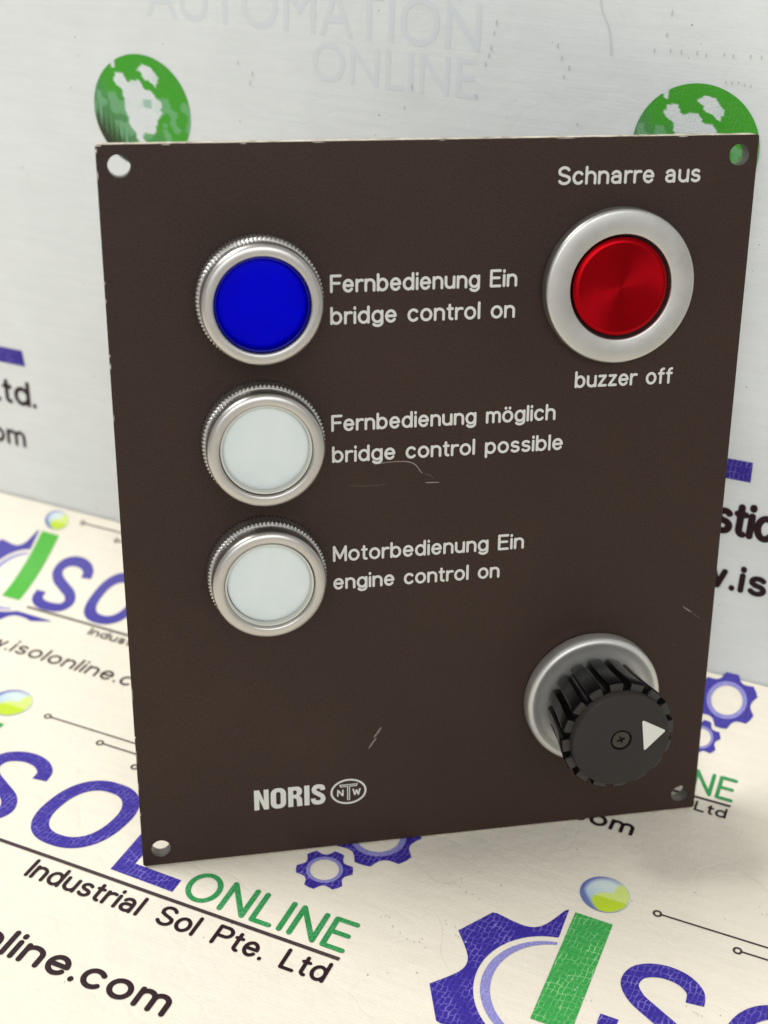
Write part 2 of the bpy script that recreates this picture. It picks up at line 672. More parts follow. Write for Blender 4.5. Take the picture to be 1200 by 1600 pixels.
M_DARK = ink_material('maroon_black_ink', (0.022, 0.006, 0.011), (0.075, 0.04, 0.05), 0.35, 0.7)
M_LINE = ink_material('brown_line_ink', (0.055, 0.035, 0.040), (0.15, 0.12, 0.12), 0.4, 0.7)
M_PIC = ink_material('picture_ink', (0.5, 0.5, 0.5), (0.75, 0.85, 0.75), 0.07, 0.75, vcol=True)
M_GHOST = material('show_through_ink', (0.690, 0.722, 0.748), 0.55, spec=0.35)
M_STAIN = material('grey_mark', (0.56, 0.55, 0.52), 0.7)


def circle_pts(cx_, cy_, r, n=48, ry=None, rev=False):
    ry = r if ry is None else ry
    pts = [(cx_ + r * cos(2 * pi * i / n), cy_ + ry * sin(2 * pi * i / n)) for i in range(n)]
    return pts[::-1] if rev else pts


def catmull(pts, n=8):
    out = []
    P_ = [pts[0]] + list(pts) + [pts[-1]]
    for i in range(1, len(P_) - 2):
        p0, p1, p2, p3 = P_[i - 1:i + 3]
        for k in range(n):
            t = k / n
            out.append(tuple(0.5 * ((2 * p1[a]) + (-p0[a] + p2[a]) * t + (2 * p0[a] - 5 * p1[a] + 4 * p2[a] - p3[a]) * t * t
                                    + (-p0[a] + 3 * p1[a] - 3 * p2[a] + p3[a]) * t ** 3) for a in (0, 1)))
    out.append(tuple(pts[-1]))
    return out


def band(pts, w):
    """outline of a butt-ended stroke of width w"""
    L, R = [], []
    for i, p in enumerate(pts):
        a = pts[max(0, i - 1)]
        b = pts[min(len(pts) - 1, i + 1)]
        dx, dy = b[0] - a[0], b[1] - a[1]
        d = hypot(dx, dy) or 1
        nx, ny = -dy / d, dx / d
        L.append((p[0] + nx * w / 2, p[1] + ny * w / 2))
        R.append((p[0] - nx * w / 2, p[1] - ny * w / 2))
    return L + R[::-1]


def gear_outline(c, r_valley, r_tip, teeth=6, rot=0.0, tip_half=10.0, pw=2.2):
    pts = []
    per = 360 / teeth
    for k in range(teeth):
        a0 = rot + k * per
        for t in (-tip_half, 0, tip_half):
            a = radians(a0 + t)
            pts.append((c[0] + r_tip * cos(a), c[1] + r_tip * sin(a)))
        vs, ve = a0 + tip_half, a0 + per - tip_half
        for j in range(1, 12):
            u = -1 + 2 * j / 12
            a = radians(vs + (ve - vs) * j / 12)
            r = r_valley + (r_tip - r_valley) * abs(u) ** pw
            pts.append((c[0] + r * cos(a), c[1] + r * sin(a)))
    return pts


def swoosh():
    c = (-60.7, 10.6)
    ri, rv, rt = 14.6, 17.0, 22.8
    out = []
    a = 98.0
    centers = [87.5, 148.5, 209.5, 270.5, 331.0]
    while a <= 322:
        best = min(abs(a - t) for t in centers)
        if best < 11.5:
            r = rt * cos(radians(11.5)) / cos(radians(best))
            r = min(rt + 0.2, r)
        else:
            u = (best - 11.5) / 19.0
            u = 1 - min(1.0, u)
            r = rv + (rt - rv) * u ** 2.1
        out.append((c[0] + r * cos(radians(a)), c[1] + r * sin(radians(a)), a))
        a += 2.0
    inn = [(c[0] + ri * cos(radians(t)), c[1] + ri * sin(radians(t)), t) for t in [98 + 2 * k for k in range(113)]]
    cl = lambda q: (min(q[0], -63.6) if (q[2] < 110) else q[0], min(q[1], -1.3) if q[2] > 280 else q[1])
    o = [cl(q) for q in out]
    # the last tooth narrows to a point along the underline
    o = [q for q in o if q[0] < -44.5] + [(-44.0, -4.4), (-36.5, -1.5)]
    i_ = [cl(q) for q in inn]
    res = o + i_[::-1]
    ded = [res[0]]
    for q in res[1:]:
        if hypot(q[0] - ded[-1][0], q[1] - ded[-1][1]) > 0.05:
            ded.append(q)
    return ded


def ring_arc():
    c = (-60.7, 10.6)
    o, i_ = [], []
    for k in range(0, 111):
        a = 99 + 2 * k
        t = k / 110
        w = 0.35 + 1.5 * sin(pi * min(1, max(0, t * 0.94 + 0.05)))
        ro = 13.3
        x, y = c[0] + ro * cos(radians(a)), c[1] + ro * sin(radians(a))
        x2, y2 = c[0] + (ro - w) * cos(radians(a)), c[1] + (ro - w) * sin(radians(a))
        if a > 280 and y > -1.3 + 0.0:
            break
        o.append((min(x, -63.4) if a < 110 else x, y))
        i_.append((min(x2, -63.4) if a < 110 else x2, y2))
    return o + i_[::-1]


def lerp3(a, b, t):
    t = min(1, max(0, t))
    return tuple(a[i] + (b[i] - a[i]) * t for i in range(3))


def dot_color(x, y):
    """the glossy little ball over the i: steel blue shell, lime patch"""
    r = hypot(x, y)
    col = lerp3((0.42, 0.55, 0.66), (0.62, 0.72, 0.70), (y + x * 0.4 + 0.6))
    col = lerp3(col, (0.10, 0.13, 0.42), (r - 0.72) * 4 * (0.5 - 0.5 * (x * 0.8 + y * 0.2)) * 1.6)
    lime = (0.0 - y * 0.9 + x * 0.55 + 0.05 * sin(9 * x))
    lx, ly = x - 0.28, y + 0.42
    d = hypot(lx / 0.75, ly / 0.62)
    lm = (0.50, 0.66, 0.03) if ly < 0.25 else (0.62, 0.74, 0.20)
    d2 = hypot((x - 0.62) / 0.36, (y - 0.15) / 0.75)
    d = min(d, d2)
    if r < 0.97:
        col = lerp3(lm, col, (d - 0.85) * 5)
    col = lerp3(col, (0.12, 0.17, 0.40), (-x * 0.75 - y * 0.65 - 0.62) * 6)
    return col


def pip(x, y, poly):
    c = False
    j = len(poly) - 1
    for i in range(len(poly)):
        xi, yi = poly[i]
        xj, yj = poly[j]
        if (yi > y) != (yj > y) and x < (xj - xi) * (y - yi) / (yj - yi) + xi:
            c = not c
        j = i
    return c


LAND = [[(-0.52, 0.62), (-0.38, 0.66), (-0.28, 0.50), (-0.05, 0.56), (0.12, 0.42), (0.30, 0.30), (0.42, 0.20), (0.42, 0.02),
         (0.34, -0.10), (0.30, -0.30), (0.20, -0.36), (0.06, -0.34), (-0.02, -0.46), (0.10, -0.58), (0.34, -0.70), (0.30, -0.80),
         (-0.02, -0.62), (-0.16, -0.38), (-0.30, -0.10), (-0.34, 0.12), (-0.38, 0.36), (-0.55, 0.48)],
        [(-0.04, 0.74), (0.06, 0.84), (0.24, 0.78), (0.38, 0.62), (0.34, 0.48), (0.18, 0.54), (0.06, 0.64)],
        [(0.36, -0.70), (0.58, -0.60), (0.86, -0.62), (0.70, -0.82), (0.50, -0.90)],
        [(-0.66, 0.98), (-0.56, 0.70), (-0.50, 0.82), (-0.58, 1.0)]]


def globe_color(x, y, wall=(0.74, 0.76, 0.765)):
    n = noise.noise(Vector((x * 3, y * 3, 0.3)))
    g = lerp3((0.062, 0.36, 0.028), (0.09, 0.27, 0.10), (0.15 - y + x * -0.75) * 1.3 + n * 0.5)
    if noise.noise(Vector((x * 5, y * 5, 2.3))) > 0.12 and y < 0.3:
        g = lerp3(g, (0.22, 0.47, 0.26), 0.6)
    g = lerp3(g, (0.035, 0.045, 0.02), (-x * 0.66 - y * 0.78 - 0.58 + 0.12 * sin(60 * x)) * 4)
    jx = x + 0.035 * noise.noise(Vector((x * 7, y * 7, 5)))
    jy = y + 0.035 * noise.noise(Vector((x * 7, y * 7, 9)))
    for poly in LAND:
        if pip(jx, jy, poly):
            g = lerp3((0.72, 0.76, 0.75), (0.62, 0.72, 0.66), noise.noise(Vector((x * 4, y * 4, 11))) * 1.5)
            if 0.05 < x < 0.2 and 0.1 < y < 0.24:
                g = (0.35, 0.55, 0.45)
    return g


def place_print(name, me, mapper, mat, parent, lift, label=None, tr=None, painter=None, grid=(3.0, 1.5)):
    """bend a flat print on to its sheet"""
    if painter is not None:
        cx_, cy_, r_, fn = painter
        ca = me.color_attributes.new(name='ink', type='FLOAT_COLOR', domain='POINT')
        for i, v in enumerate(me.vertices):
            c = fn((v.co.x - cx_) / r_, (v.co.y - cy_) / r_)
            ca.data[i].color = (*c, 1)
    if tr is not None:
        ax, bx, ay, by = tr
        for v in me.vertices:
            v.co.x = ax * v.co.x + bx
            v.co.y = ay * v.co.y + by
    if grid:
        cut_grid(me, *grid)
    set_uv(me)
    for v in me.vertices:
        v.co = Vector(mapper(v.co.x, v.co.y, lift + v.co.z)) * MM
    me.update()
    o = link_obj(name, me, mat, parent)
    if label:
        o['label'] = label
    return o


def sheet(name, p0, p1, s0, s1, dp, ds, mapper, mat, parent, thick=0.4):
    vs, uvs, fs = [], [], []
    np_ = max(1, round((p1 - p0) / dp))
    ns_ = max(1, round((s1 - s0) / ds))
    for j in range(ns_ + 1):
        for i in range(np_ + 1):
            p = p0 + (p1 - p0) * i / np_
            s = s0 + (s1 - s0) * j / ns_
            vs.append(mapper(p, s, 0.0))
            uvs.append((p * 0.01, s * 0.01))
    top = len(vs)
    for j in range(ns_):
        for i in range(np_):
            a = j * (np_ + 1) + i
            fs.append((a, a + 1, a + np_ + 2, a + np_ + 1))
    # underside, then the rim
    for j in range(ns_ + 1):
        for i in range(np_ + 1):
            p = p0 + (p1 - p0) * i / np_
            s = s0 + (s1 - s0) * j / ns_
            vs.append(mapper(p, s, -thick))
            uvs.append((p * 0.01, s * 0.01))
    for j in range(ns_):
        for i in range(np_):
            a = top + j * (np_ + 1) + i
            fs.append((a, a + np_ + 1, a + np_ + 2, a + 1))
    rim = [i for i in range(np_ + 1)] + [(j * (np_ + 1) + np_) for j in range(1, ns_ + 1)] \
        + [(ns_ * (np_ + 1) + i) for i in range(np_ - 1, -1, -1)] + [(j * (np_ + 1)) for j in range(ns_ - 1, 0, -1)]
    for a, b in zip(rim, rim[1:] + rim[:1]):
        fs.append((a, a + top, b + top, b))
    me = raw_mesh(name, vs, fs, True, 40)
    uv = me.uv_layers.new(name='UVMap')
    for lp in me.loops:
        uv.data[lp.index].uv = uvs[lp.vertex_index]
    return link_obj(name, me, mat, parent)


def thing(name, loc, rot, label, cat, group=None):
    o = bpy.data.objects.new(name, None)
    o.empty_display_size = 0.02
    COL.objects.link(o)
    o.location = Vector(loc) * MM
    o.rotation_euler = rot
    o['label'] = label
    o['category'] = cat
    if group:
        o['group'] = group
    return o


tabletop_me = fill_mesh('tabletop', [[(-420, -620), (520, -620), (520, 420), (-420, 420)]], 6.0)
for v in tabletop_me.vertices:
    v.co = Vector((v.co.x, v.co.y, v.co.z - 6.0 - 1.6)) * MM
tabletop = link_obj('tabletop', tabletop_me, material('grey_laminate', (0.35, 0.35, 0.34), 0.5))
tabletop['kind'] = 'structure'

banner = thing('table_banner', (0, 0, 0), (0, 0, 0),
               'cream banner with violet and green lettering lying flat under the brown panel', 'banner')
S_END = arc_len(QEND)
sheet('sheet', -300, 360, -150, S_END, 4.0, 1.5, table_pt, M_PAPER, banner, 0.35)
sheet('sheet', -300, 360, -460, -150, 12.0, 8.0, table_pt, M_PAPER, banner, 0.35)


def logo(tr, gear_shift=0.0, parts='all', dot=(40.3, 1.0), dy=0.0, fresh=False, thin=0.0, sw=3.4, ul=0.0, tb=-6.7, tcap=5.3):
    T = dict(mapper=table_pt, parent=banner, tr=tr)
    BL, GR = (M_BLUE2, M_GREEN2) if fresh else (M_BLUE, M_GREEN)
    want = lambda k: parts == 'all' or k in parts
    if want('swoosh'):
        place_print('printed_gear_arc', fill_mesh('gear_arc', [swoosh()]), mat=BL, lift=0.10, **T)
        place_print('printed_ring_arc', fill_mesh('ring_arc', [ring_arc()]), mat=M_LAV, lift=0.10, **T)
        place_print('printed_letter', fill_mesh('letter_i', [[(-62.6, 3.7), (-54.9, 3.7), (-54.8, 32.8), (-62.5, 32.9)]]),
                    mat=GR, lift=0.12, label='upright green bar of the letter i', **T)
        # the ball over the i, painted on a fine grid
        me = fill_mesh('dot', [circle_pts(-58.4, 40.3, 5.1, 64)])
        cut_grid(me, 0.35, 0.35)
        T_dot = dict(T)
        T_dot['tr'] = (tr[0], tr[1], tr[2] * dot[1], tr[2] * dot[0] + tr[3] - tr[2] * dot[1] * 40.3)
        place_print('printed_dot', me, mat=M_PIC, lift=0.12, painter=(-58.4, 40.3, 5.1, dot_color), grid=None, **T_dot)
    if want('S'):
        s_pts = catmull([(-35.6, 19.6), (-36.2, 22.6), (-39.2, 24.7), (-43.4, 24.9), (-47.0, 23.0), (-48.0, 19.6), (-46.0, 16.6),
                         (-42.0, 14.2), (-38.0, 11.8), (-36.3, 8.6), (-38.0, 5.6), (-42.2, 4.6), (-46.6, 5.0), (-49.2, 7.2), (-49.4, 10.2)])
        place_print('printed_letter', fill_mesh('letter_s', [band(s_pts, sw)]), mat=BL, lift=0.10, **T)
        sh = lambda pts: [(x + 0.12 * (y - 14.6), y) for x, y in pts]

        def se(cx_, cy_, rx, ry, e=2.35):
            out = []
            for i in range(72):
                a = 2 * pi * i / 72
                c_, s_ = cos(a), sin(a)
                out.append((cx_ + rx * math.copysign(abs(c_) ** (2 / e), c_), cy_ + ry * math.copysign(abs(s_) ** (2 / e), s_)))
            return out
        place_print('printed_letter', fill_mesh('letter_o', [sh(se(-20, 14.6, 9.6, 11.4)), sh(se(-20, 14.6, 9.6 - sw, 11.4 - sw))]),
                    mat=BL, lift=0.10, **T)
    if want('L'):
        place_print('printed_letter', fill_mesh('letter_l', [[(-5.9, 2.4), (8.8, 2.1), (8.8, 5.7), (-2.2, 5.9), (-2.2, 26), (-5.9, 26)]]),
                    mat=BL, lift=0.10, **T)
    if want('text'):
        place_print('printed_lettering', stroke_text('online', 'ONLINE', 10.4, 46.9, 1.6, 8.4, w=1.12 - thin, gap=0.3, space=0.62, height=0.05, flat=True), mat=M_DGREEN, lift=0.11,
                    label='green lettering ONLINE', **T)
        place_print('printed_lettering', stroke_text('industrial', 'Industrial Sol Pte. Ltd', -20.9, 46.4, tb, tcap, w=0.80 * (tcap / 5.3) ** 0.5, gap=0.26, space=0.95, height=0.05, flat=True),
                    mat=M_DARK, lift=0.11, label='dark lettering Industrial Sol Pte. Ltd', **T)
        place_print('printed_lettering', stroke_text('web_address', 'www.isolonline.com', -64, 23.4, -26.0 + dy, 6.6, w=1.12 - 3 * thin, gap=0.27, space=0.62, height=0.05, flat=True),
                    mat=M_DARK, lift=0.11, label='dark web address www.isolonline.com', **T)
    if want('line'):
        place_print('printed_line', fill_mesh('underline', [[(-50, ul - 0.4), (46.8, ul - 0.4), (46.8, ul + 0.45), (-50, ul + 0.45)]]),
                    mat=M_LINE, lift=0.14, **T)
        for (x, y, x2) in ((-47.4, 39.6, 20), (-30.8, 36.4, 22), (-19.0, 32.4, 18)):
            place_print('printed_circuit', fill_mesh('circuit', [
                circle_pts(x, y, 0.95, 24),
                circle_pts(x, y, 0.5, 24)]), mat=M_LINE, lift=0.10, **T)
            place_print('printed_line', fill_mesh('circuit_line', [[(x + 0.9, y - 0.21), (x2, y - 0.21), (x2, y + 0.21), (x + 0.9, y + 0.21)]]),
                        mat=M_LINE, lift=0.12, **T)
    if want('gears'):
        for (c, ri, rm, rv, rt, rot) in (((40.0 + gear_shift, 34.5), 4.7, 6.0, 7.2, 9.2, 32), ((33.9 + gear_shift * 0.4, 20.7), 3.0, 3.8, 4.5, 5.9, 22)):
            place_print('printed_gear', fill_mesh('gear', [gear_outline(c, rv, rt, 6, rot, 11), circle_pts(*c, rm, 48)]),
                        mat=BL, lift=0.10, **T)
            place_print('printed_ring', fill_mesh('gear_ring', [circle_pts(*c, rm + 0.02, 48), circle_pts(*c, ri, 48)]),
                        mat=M_LAV, lift=0.13, **T)


logo((1, 0, 1, -5.5))                                   # nearest print, running under the panel
logo((1, 147, 1, -7.3))                                 # print in the right foreground
logo((0.72, -43.5, 0.76, 69.2), dot=(38.2, 0.72), dy=3.6, fresh=True, thin=0.08, sw=4.0, ul=1.8, tb=-2.9, tcap=3.7)                         # far left
logo((0.755, 71.6, 0.75, 70.6), gear_shift=-2.4, dy=1.8, fresh=True, tb=-5.4, tcap=4.1)        # behind the panel, its end showing at the right

backdrop = thing('backdrop_banner', (0, 0, 0), (0, 0, 0),
                 'white banner with two green globes, hanging upright behind the brown panel', 'banner')
sheet('sheet', -260, 300, 0, 250, 5.0, 5.0, wall_pt, M_WALL, backdrop, 0.4)
W = dict(mapper=wall_pt, parent=backdrop)
for (gx, gy, gr) in ((-53.4, 127.4, 12.9), (74.3, 135.1, 12.6)):
    me = fill_mesh('globe', [circle_pts(gx, gy, gr, 96)])
    cut_grid(me, 0.45, 0.45)
    place_print('printed_globe', me, mat=M_PIC, lift=0.12, painter=(gx, gy, gr, globe_color), grid=None, **W)
G = (5.0, 5.0)
place_print('printed_letter', fill_mesh('blue_l', [[(-110, 56), (-93.7, 56.1), (-94.3, 60.5), (-105.5, 60.4), (-105.5, 82), (-110, 82)]]),
            mat=M_BLUE, lift=0.12, grid=G, **W)
place_print('printed_letter', fill_mesh('blue_l', [[(82, 65.4), (96.2, 65.6), (96.0, 70.4), (86.5, 70.2), (86.5, 92), (82, 92)]]),
            mat=M_BLUE, lift=0.12, grid=G, **W)
place_print('printed_letter', fill_mesh('blue_bar', [[(-64, 103), (-51, 103), (-51, 111.2), (-64, 110.8)]]), mat=M_LAV, lift=0.12, grid=G, **W)
place_print('printed_letter', fill_mesh('blue_o', [circle_pts(108.6, 78, 10.2, 48, 11), circle_pts(108.6, 78, 6.2, 48, 7.2)]),
            mat=M_BLUE, lift=0.12, grid=G, **W)
place_print('printed_lettering', stroke_text('ltd', 'Pte. Ltd.', -127.5, -91.2, 44.3, 7.4, w=1.2, gap=0.245, space=0.55, height=0.05, flat=True), mat=M_DARK, lift=0.12, grid=G, **W)
place_print('printed_lettering', stroke_text('com', 'www.isolonline.com', -172, -96.0, 31.6, 6.3, w=1.0, gap=0.26, space=0.62, height=0.05, flat=True), mat=M_DARK, lift=0.12, grid=G, **W)
place_print('printed_lettering', stroke_text('logistics', 'Logistics', 73.6, 107.6, 51.9, 8.8, w=1.6, gap=0.245, space=0.62, height=0.05, flat=True), mat=M_DARK, lift=0.12, grid=G, **W)
place_print('printed_lettering', stroke_text('web', 'www.isolonline.com', 74.6, 158, 38.0, 7.0, w=1.35, gap=0.3, space=0.62, height=0.05, flat=True), mat=M_DARK, lift=0.12, grid=G, **W)
place_print('ghost_lettering', text_mesh('ghost', 'AUTOMATION', -51, 28.0, 148.9, 9.4, 0.0), mat=M_GHOST, lift=0.035, grid=G,
            label='faint blue-grey lettering showing through the sheet', **W)
place_print('ghost_lettering', text_mesh('ghost', 'ONLINE', -9.8, 27.5, 139.4, 8.0, 0.0), mat=M_GHOST, lift=0.035, grid=G, **W)
# worn pricks in rows, upper right of the backdrop, and a few on the table sheet
rnd = random.Random(11)


def speck(p, y, mapper, parent, rx, ry, mat):
    pts = [(p + rx * (0.8 + 0.4 * rnd.random()) * cos(a), y + ry * (0.8 + 0.4 * rnd.random()) * sin(a)) for a in [2 * pi * i / 7 for i in range(7)]]
    return pts


loops = []
for i in range(9):
    loops.append(speck(64 + i * 2.6 + rnd.uniform(-.5, .5), 152.8 + rnd.uniform(-.3, .3) + i * 0.08, wall_pt, backdrop, 0.16, 0.5, None))
for i in range(5):
    loops.append(speck(78.5 + i * 1.2, 148.3 + rnd.uniform(-.3, .3), wall_pt, backdrop, 0.14, 0.35, None))
for (x, y) in ((30.5, 150), (30.2, 148.5), (29.5, 146.8), (31, 153), (31.3, 155), (44.5, 151.8), (46.3, 146), (45.5, 149.5), (47.2, 147.8), (66.5, 160), (66.0, 156),
               (12, 136), (13.5, 140.5), (-25, 137), (-24.4, 139), (-28, 141), (50, 137), (28, 140)):
    loops.append(speck(x, y, wall_pt, backdrop, 0.17, 0.4 + 0.3 * rnd.random(), None))
o = place_print('worn_marks', fill_mesh('marks', loops), mat=M_STAIN, lift=0.13, grid=None, **W)
o['kind'] = 'stuff'
loops = []
for (x, y, n_) in ((60, 24, 7), (62, 12, 6), (57, 6, 5), (118, 42, 4), (50, 9, 6), (-52, 12, 4), (-30, 20, 3), (88, 8, 7), (110, 12, 5)):
    for i in range(n_):
        loops.append(speck(x + rnd.uniform(-1, 1) + i * 0.9, y + rnd.uniform(-1.2, 1.2) - i * 0.5, table_pt, banner, 0.12, 0.22, None))
o = place_print('worn_marks', fill_mesh('marks', loops), mat=M_STAIN, lift=0.13, grid=None, mapper=table_pt, parent=banner)
o['kind'] = 'stuff'

creases = []
for pts in ([(58, 15), (62, 10), (64, 4), (69, -1)], [(50, 25), (56, 22), (60, 23)], [(-70, 4), (-64, 1), (-60, 2)], [(112, 52), (118, 49), (121, 44)], [(20, -40), (28, -37), (33, -39)]):
    c_ = catmull(pts, 6)
    n_c = len(c_)
    up_, dn_ = [], []
    for i, q in enumerate(c_):
        w_ = 0.10 * sin(pi * (i + 0.3) / n_c) * (0.6 + 0.7 * rnd.random())
        up_.append((q[0], q[1] + w_))
        dn_.append((q[0], q[1] - w_))
    creases.append(up_ + dn_[::-1])
crs = place_print('hairline_crease', fill_mesh('crease', creases), mat=material('crease_shade', (0.66, 0.61, 0.51), 0.7), lift=0.08,
            grid=(3.0, 1.5), mapper=table_pt, parent=banner)
crs['kind'] = 'stuff'
creases = []
for pts in ([(52, 166), (52.5, 160), (54.5, 156), (55.5, 151)],):
    c_ = catmull(pts, 6)
    creases.append([(q[0] + 0.16, q[1]) for q in c_] + [(q[0] - 0.16, q[1]) for q in c_[::-1]])
place_print('hairline_crease', fill_mesh('crease', creases), mat=material('wall_crease_shade', (0.62, 0.635, 0.63), 0.7), lift=0.10, grid=G, **W)

# ------------------------------------------------------------------ the control panel
panel = thing('control_panel', (0, 0, 0), (radians(82), 0, 0),
              'dark brown metal panel with three lamps, red button and black knob, standing upright',
              'control panel')


def powder_material():
    m = material('brown_coating', (0.042, 0.031, 0.026), 0.5, spec=0.20)
    nt = NT(m)
    tc = nt.n('ShaderNodeTexCoord')
    n1 = nt.n('ShaderNodeTexNoise', i_Scale=2600.0, i_Detail=2.0)
    nt.l(tc.outputs['Object'], n1.inputs['Vector'])
    n2 = nt.n('ShaderNodeTexNoise', i_Scale=30.0, i_Detail=4.0)
    nt.l(tc.outputs['Object'], n2.inputs['Vector'])
    r1 = ramp(nt, n1.outputs[0], [(0.25, (0.027, 0.0152, 0.0108)), (0.75, (0.047, 0.0270, 0.0200))])
    mx = nt.n('ShaderNodeMix', data_type='RGBA', blend_type='MULTIPLY')
    mx.inputs[0].default_value = 1
    r2 = ramp(nt, n2.outputs[0], [(0.3, (0.90, 0.90, 0.90)), (0.7, (1.08, 1.06, 1.05))])
    nt.l(r1.outputs[0], mx.inputs[6])
    nt.l(r2.outputs[0], mx.inputs[7])
    # stray dust specks
    v = nt.n('ShaderNodeTexVoronoi', i_Scale=130.0)
    nt.l(tc.outputs['Object'], v.inputs['Vector'])
    r3 = ramp(nt, v.outputs['Distance'], [(0.018, (0.45, 0.45, 0.45)), (0.04, (0, 0, 0))])
    wn = nt.n('ShaderNodeTexNoise', i_Scale=60.0)
    nt.l(tc.outputs['Object'], wn.inputs['Vector'])
    r4 = ramp(nt, wn.outputs[0], [(0.56, (0, 0, 0)), (0.64, (1, 1, 1))])
    mu = nt.n('ShaderNodeMath', operation='MULTIPLY')
    nt.l(r3.outputs[0], mu.inputs[0])
    nt.l(r4.outputs[0], mu.inputs[1])
    mx2 = nt.n('ShaderNodeMix', data_type='RGBA')
    nt.l(mu.outputs[0], mx2.inputs[0])
    nt.l(mx.outputs[2], mx2.inputs[6])
    mx2.inputs[7].default_value = (0.30, 0.27, 0.24, 1)
    nt.l(mx2.outputs[2], nt.b.inputs['Base Color'])
    n5 = nt.n('ShaderNodeTexNoise', i_Scale=14.0, i_Detail=6.0, i_Roughness=0.7, i_Distortion=1.2)
    nt.l(tc.outputs['Object'], n5.inputs['Vector'])
    rr = ramp(nt, n5.outputs[0], [(0.35, (0.36, 0.36, 0.36)), (0.68, (0.62, 0.62, 0.62))])
    nt.l(rr.outputs[0], nt.b.inputs['Roughness'])
    bp = nt.n('ShaderNodeBump', i_Strength=0.35, i_Distance=0.00006)
    nt.l(n1.outputs[0], bp.inputs['Height'])
    nt.l(bp.outputs[0], nt.b.inputs['Normal'])
    return m


def edge_material():
    m = material('plate_edge', (0.5, 0.45, 0.36), 0.5)
    nt = NT(m)
    tc = nt.n('ShaderNodeTexCoord')
    n1 = nt.n('ShaderNodeTexNoise', i_Scale=420.0, i_Detail=5.0, i_Roughness=0.7)
    nt.l(tc.outputs['Object'], n1.inputs['Vector'])
    r = ramp(nt, n1.outputs[0], [(0.36, (0.16, 0.12, 0.08)), (0.46, (0.42, 0.37, 0.28)), (0.60, (0.66, 0.62, 0.50))])
    nt.l(r.outputs[0], nt.b.inputs['Base Color'])
    nb = nt.n('ShaderNodeBump', i_Strength=0.5, i_Distance=0.0002)
    nt.l(n1.outputs[0], nb.inputs['Height'])
    nt.l(nb.outputs[0], nt.b.inputs['Normal'])
    return m


def brushed(name, color, rough, aniso=0.0, bump=0.15, metal=1.0):
    m = material(name, color, rough, metal)
    nt = NT(m)
    tc = nt.n('ShaderNodeTexCoord')
    n1 = nt.n('ShaderNodeTexNoise', i_Scale=1800.0, i_Detail=2.0)
    nt.l(tc.outputs['Object'], n1.inputs['Vector'])
    n2 = nt.n('ShaderNodeTexNoise', i_Scale=120.0, i_Detail=4.0)
    nt.l(tc.outputs['Object'], n2.inputs['Vector'])
    r = ramp(nt, n2.outputs[0], [(0.3, tuple(c * 0.93 for c in color)), (0.7, tuple(min(1, c * 1.04) for c in color))])
    nt.l(r.outputs[0], nt.b.inputs['Base Color'])
    n6 = nt.n('ShaderNodeTexNoise', i_Scale=350.0, i_Detail=5.0, i_Roughness=0.75, i_Distortion=0.8)
    nt.l(tc.outputs['Object'], n6.inputs['Vector'])
    r6 = ramp(nt, n6.outputs[0], [(0.35, (rough - 0.03,) * 3), (0.65, (rough + 0.04,) * 3)])
    nt.l(r6.outputs[0], nt.b.inputs['Roughness'])
    bp = nt.n('ShaderNodeBump', i_Strength=bump, i_Distance=0.00003)
    nt.l(n1.outputs[0], bp.inputs['Height'])
    nt.l(bp.outputs[0], nt.b.inputs['Normal'])
    return m


M_PANEL = powder_material()
M_EDGE = edge_material()
M_ALU = brushed('satin_aluminium', (0.58, 0.575, 0.545), 0.40)
M_ALUL = brushed('grey_anodised_ring', (0.55, 0.53, 0.50), 0.36)
M_ALUK = brushed('matt_aluminium', (0.66, 0.65, 0.62), 0.45, metal=0.72)
M_ALU2 = brushed('dark_knurled_aluminium', (0.60, 0.59, 0.57), 0.36)
M_TEXT = material('light_grey_lettering', (0.62, 0.62, 0.585), 0.5)
M_BLACK = material('black_plastic', (0.003, 0.003, 0.0035), 0.22, spec=0.25)
M_GAP = material('gap_black', (0.004, 0.004, 0.004), 0.6)  # near-black for the floors of the button gap and screw well
M_BLUEL = material('blue_lens', (0.0, 0.0, 0.60), 0.35, spec=0.04)
M_BLUER = material('blue_lens_rim', (0.0, 0.0, 0.26), 0.16, spec=0.25)
M_WHITEL = material('milky_lens', (0.67, 0.73, 0.725), 0.32, spec=0.3)
M_WHITER = material('milky_lens_rim', (0.58, 0.58, 0.52), 0.2, coat=0.5)
M_SCREW = brushed('dark_screw_steel', (0.075, 0.068, 0.062), 0.32)
M_ARROW = material('cream_arrow_paint', (0.66, 0.66, 0.60), 0.45)
M_SCUFF = material('scuff', (0.19, 0.165, 0.165), 0.6)
M_SCUFF2 = material('scuff_faint', (0.09, 0.07, 0.062), 0.6)
for mm_ in (M_BLUEL, M_WHITEL):
    b_ = mm_.node_tree.nodes['Principled BSDF']
    b_.inputs['Subsurface Weight'].default_value = 0.0


